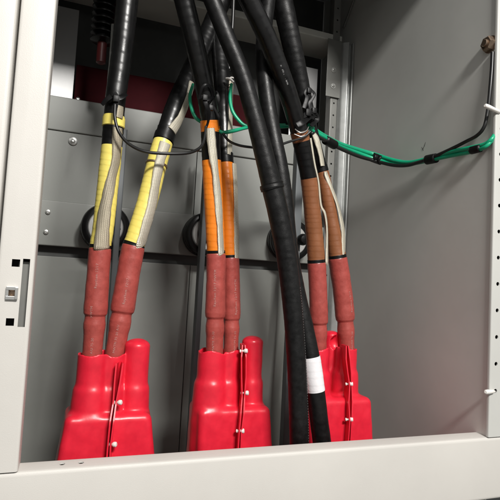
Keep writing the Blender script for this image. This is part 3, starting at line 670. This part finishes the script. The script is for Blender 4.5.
def boot(name, x0, x1, xs0, xs1, zs, cy, hd, lobes, zst, zt, dome, label, hole_in_dome=False):
    """x0,x1 outline at z=-.33; xs0,xs1 outline at the shoulder; lobes (x,y,r); dome (x,y,r,ztop)"""
    h = .0017; zb = ZB
    lo = np.array([min(x0, xs0) - .03, cy - hd - .02, zb - .004]); hi = np.array([max(x1, xs1) + .03, cy + hd + .02, max(zt, dome[3]) + .015])
    n = np.ceil((hi - lo) / h).astype(int)
    X, Y, Zg = np.meshgrid(*[lo[i] + h * np.arange(n[i]) for i in range(3)], indexing='ij', sparse=True)
    zr = Z(-.33); k = np.maximum((Zg - zr) / (zs - zr), -.8)
    L = x0 + (xs0 - x0) * k; Rr = x1 + (xs1 - x1) * k; fl = np.clip(1 - .10 * k, .82, 1.06)
    c = (L + Rr) / 2; hw = (Rr - L) / 2; rd = .0125
    def rbox(hw, hd_, z0, z1, r):
        qx = np.abs(X - c) - (hw - r); qy = np.abs(Y - cy) - (hd_ - r); qz = np.abs(Zg - (z0 + z1) / 2) - ((z1 - z0) / 2 - r)
        return np.sqrt(np.maximum(qx, 0) ** 2 + np.maximum(qy, 0) ** 2 + np.maximum(qz, 0) ** 2) + np.minimum(np.maximum(np.maximum(qx, qy), qz), 0) - r
    body = rbox(hw, hd * fl, zb, zs, rd)
    wav = .0022 * np.sin(X * 120) + .0014 * np.sin(Y * 210 + X * 60)
    def lobe(x, y, r, top, z0, extra=0.0, zstep=None):
        g = 1 / (1 + np.exp((Zg - zst) / .0028)) * .0042 + np.clip((zst - Zg) * .05, 0, .004)
        rr = r + g + extra
        d = np.sqrt((X - x) ** 2 + (Y - y) ** 2) - rr
        return np.maximum(d, np.maximum(Zg - top, z0 - Zg))
    sl_ = None; inn = None
    for (x, y, r) in lobes:
        a = lobe(x, y, r, zt + wav, zb + .05); b = np.maximum(np.sqrt((X - x) ** 2 + (Y - y) ** 2) - (r - .0034), (zt - .022) - Zg)
        sl_ = a if sl_ is None else smin(sl_, a, .006); inn = b if inn is None else smin(inn, b, .003)
    dx, dy, dr_, dz = dome
    dd = np.sqrt((X - dx) ** 2 + (Y - dy) ** 2 + np.maximum(Zg - (dz - dr_ * .55), 0) ** 2 * 3.0) - (dr_ + 1 / (1 + np.exp((Zg - zst) / .0028)) * .0034 + np.clip((zst - Zg) * .04, 0, .004))
    dd = np.maximum(dd, zb + .05 - Zg)
    tot = smin(smin(sl_, dd, .005), body, .0075)
    tot = np.maximum(tot, -inn)
    if hole_in_dome:
        tot = np.maximum(tot, -(np.sqrt((X - dx - .004) ** 2 + ((Y - dy + .016)) ** 2 + ((Zg - dz + .026) * .8) ** 2) - .0145))
    tot = tot + .00028 * np.sin(X * 95 + Zg * 60 + cy * 9 + x0 * 40) * np.cos(Zg * 85 + Y * 70 + x0 * 25) + .00012 * np.sin(X * 230 - Zg * 130 + x0 * 70)
    V, Fc = surface_nets(np.ascontiguousarray(np.broadcast_to(tot, n)), lo, h)
    me = mesh(name, V, [tuple(int(a) for a in q) for q in Fc]); me.shade_smooth()
    bm = bmesh.new(); bm.from_mesh(me)
    bmesh.ops.smooth_vert(bm, verts=bm.verts, factor=.4, use_axis_x=True, use_axis_y=True, use_axis_z=True)
    bmesh.ops.recalc_face_normals(bm, faces=bm.faces); bm.to_mesh(me); bm.free(); me.shade_smooth()
    t = thing('insulating_boot', ((x0 + x1) / 2, cy, zb), label, 'boot', 'red moulded boots over the cable ends')
    obj('moulded_body', me, M['boot'], t)
    return t
def flange(t, pts, gapk):
    """the two seam lips: thin sheets standing out of the boot front, parting near the top"""
    bm = bmesh.new()
    for side in (-1, 1):
        rows = []
        for (px, py, Y, g, prot) in pts:
            b = at(px, py, Y); s = side * (.0019 + g)
            w = .0013; prot = prot + .006
            lean = -.30 * prot
            front = b + np.array([s + lean, -prot, 0]); root = b + np.array([side * .0019, .014, 0])
            rows.append([front + np.array([-w, 0, 0]), front + np.array([w, 0, 0]), root + np.array([w, 0, 0]), root + np.array([-w, 0, 0])])
        P_ = []
        m = 8
        for i in range(len(rows) - 1):
            for q in range(m):
                f = q / m; P_.append([a * (1 - f) + b * f for a, b in zip(rows[i], rows[i + 1])])
        P_.append(rows[-1]); vv = [[bm.verts.new(Vector(p)) for p in r] for r in P_]
        for i in range(len(vv) - 1):
            for j in range(4): bm.faces.new((vv[i][j], vv[i][(j + 1) % 4], vv[i + 1][(j + 1) % 4], vv[i + 1][j]))
        bm.faces.new(vv[0]); bm.faces.new(vv[-1][::-1])
    bmesh.ops.recalc_face_normals(bm, faces=bm.faces)
    me = from_bm('seam_flange', bm); smooth_angle(me, 40); return obj('seam_flange', me, M['boot'], t)
def boot_tie(t, px, py, Y, ang=.3):
    """white nylon push pin through the lips: round head, neck, flat tail"""
    c = at(px, py, Y); bm = bmesh.new(); a = np.array([math.cos(ang), -.55, math.sin(ang) * .4])
    add_lathe(bm, c - a * .004, a, [(.0016, 0), (.0022, .001), (.0022, .0045), (.0042, .007), (.0048, .0095), (.0044, .012), (.003, .013)], 18)
    add_lathe(bm, c - a * .004, -a, [(.002, 0), (.0034, .001), (.0034, .0025), (.002, .0035)], 16)
    me = from_bm('nylon_pin', bm); smooth_angle(me); return obj('nylon_pin', me, M['nylon'], t)

def bx(px, py, Y): return float(at(px, py, Y)[0])
def bz(px, py, Y): return float(at(px, py, Y)[2])
FY = .185; BY = .27
t = boot('boot', bx(57.5, 455, FY), bx(155, 453, FY), bx(65.5, 420, FY), bx(152, 418, FY), bz(108, 418, FY) + .004, .235, .052,
         [(bx(93.5, 370, .21), .228, .0295), (bx(112, 370, .21), .232, .0265)], bz(100, 389, .2), bz(100, 356, .2),
         (bx(138, 360, .21), .232, .0245, bz(138, 341, .2)), 'leftmost red boot, below the yellow taped cables')
flange(t, [(121.5, 362, .205, .004, .010), (119.5, 380, .203, .003, .012), (117, 400, .20, .0006, .013), (114, 420, .185, .0012, .012), (111.5, 444, .183, .0004, .013), (110.5, 462, .180, .001, .013)], 0)
boot_tie(t, 117.5, 402.5, .186); boot_tie(t, 112, 444.5, .170)
t = boot('boot', bx(187.5, 448, BY), bx(273.5, 440, FY), bx(190.5, 414, BY - .01), bx(272, 410, FY), bz(231, 411, FY) + .004, .235, .052,
         [(bx(214, 370, .21), .228, .0295), (bx(231, 370, .21), .234, .0275)], bz(215, 383, .2), bz(215, 352.5, .2),
         (bx(255.5, 360, .21), .232, .0225, bz(256, 338, .2)), 'middle red boot, below the orange taped cables')
flange(t, [(243.5, 344, .212, .0008, .010), (243.5, 356, .205, .003, .012), (243.5, 375, .203, .0028, .012), (243, 394, .20, .0006, .013), (242, 412, .187, .0012, .012), (240, 430, .183, .0004, .013), (239, 452, .180, .001, .013)], 0)
boot_tie(t, 243.5, 351, .192); boot_tie(t, 244.5, 393, .187); boot_tie(t, 240, 431, .170)
t = boot('boot', bx(292.5, 440, BY), bx(374.5, 435, FY), bx(294.5, 404, BY - .01), bx(373.5, 400, FY), bz(345, 401, FY) + .004, .235, .052,
         [(bx(319, 365, .215), .228, .0275), (bx(350, 365, .215), .236, .0255)], bz(345, 373, .2), bz(345, 349.5, .2),
         (bx(331.5, 350, .26), .264, .0195, bz(331.5, 331, .26)), 'rightmost red boot, partly hidden by the labelled black cable', True)
flange(t, [(345.5, 345, .208, .0008, .010), (346, 358, .204, .003, .012), (347.5, 372, .202, .0024, .012), (348.5, 384, .20, .0006, .013), (348.5, 400, .190, .0026, .012), (348.5, 419, .183, .0004, .013), (347, 442, .180, .001, .013)], 0)
boot_tie(t, 349, 384, .187); boot_tie(t, 349, 419.5, .170)

# ------------------------------------------------------------------ white clips in the perforated post
for (px, py, Y, dr, lab) in ((485, 105.5, -.012, (-.75, -.5, -.25), 'white nylon clip stuck in the right post near the black wire'), (485.5, 392, -.012, (-1, -.35, .33), 'white nylon clip stuck in the right post just above the sill')):
    c = at(px, py, Y); dr = np.array(dr) / np.linalg.norm(dr)
    zc = min(HOLES, key=lambda z: abs(z - c[2])); root = np.array([hx - .006, -.002, c[2] - .002])
    c2_ = c; ax = c2_ - root; Ln = float(np.linalg.norm(ax))
    o = lathe('push_clip', root, ax, [(.0022, -.004), (.0022, 0), (.0036, .002), (.0040, Ln * .4), (.0046, Ln * .75), (.0042, Ln * .95), (.0025, Ln)], M['nylon'], None, 18)
    tag(o, lab, 'clip', 'white clips on the right post')

# ------------------------------------------------------------------ light, world, camera
def lamp(name, loc, tgt, size, power, col):
    l = bpy.data.lights.new(name, 'AREA'); l.shape = 'RECTANGLE'; l.size, l.size_y = size; l.energy = power; l.color = col
    o = bpy.data.objects.new(name, l); COL.objects.link(o); o.location = loc
    o.rotation_euler = (Vector(tgt) - Vector(loc)).to_track_quat('-Z', 'Y').to_euler(); return o
lamp('ceiling_lamp', (.52, -2.3, Z(1.80)), (.35, .2, Z(.2)), (.75, .3), 112, (1.0, .975, .935))
w = bpy.data.worlds.new('World'); S.world = w; w.use_nodes = True
w.node_tree.nodes['Background'].inputs['Color'].default_value = (1.0, .99, .965, 1)
w.node_tree.nodes['Background'].inputs['Strength'].default_value = .42

cam = bpy.data.cameras.new('camera'); co = bpy.data.objects.new('camera', cam); COL.objects.link(co)
cam.sensor_width = 36; cam.lens = 36 * F / 500; cam.clip_start = .01; cam.clip_end = 50
mw = Matrix.Identity(4)
for i in range(3):
    mw[i][0] = R[0][i]; mw[i][1] = -R[1][i]; mw[i][2] = -R[2][i]; mw[i][3] = CAM[i]
co.matrix_world = mw; S.camera = co
S.view_settings.view_transform = 'Standard'; S.view_settings.look = 'None'; S.view_settings.exposure = .17; S.view_settings.gamma = 1
S.render.engine = 'CYCLES'
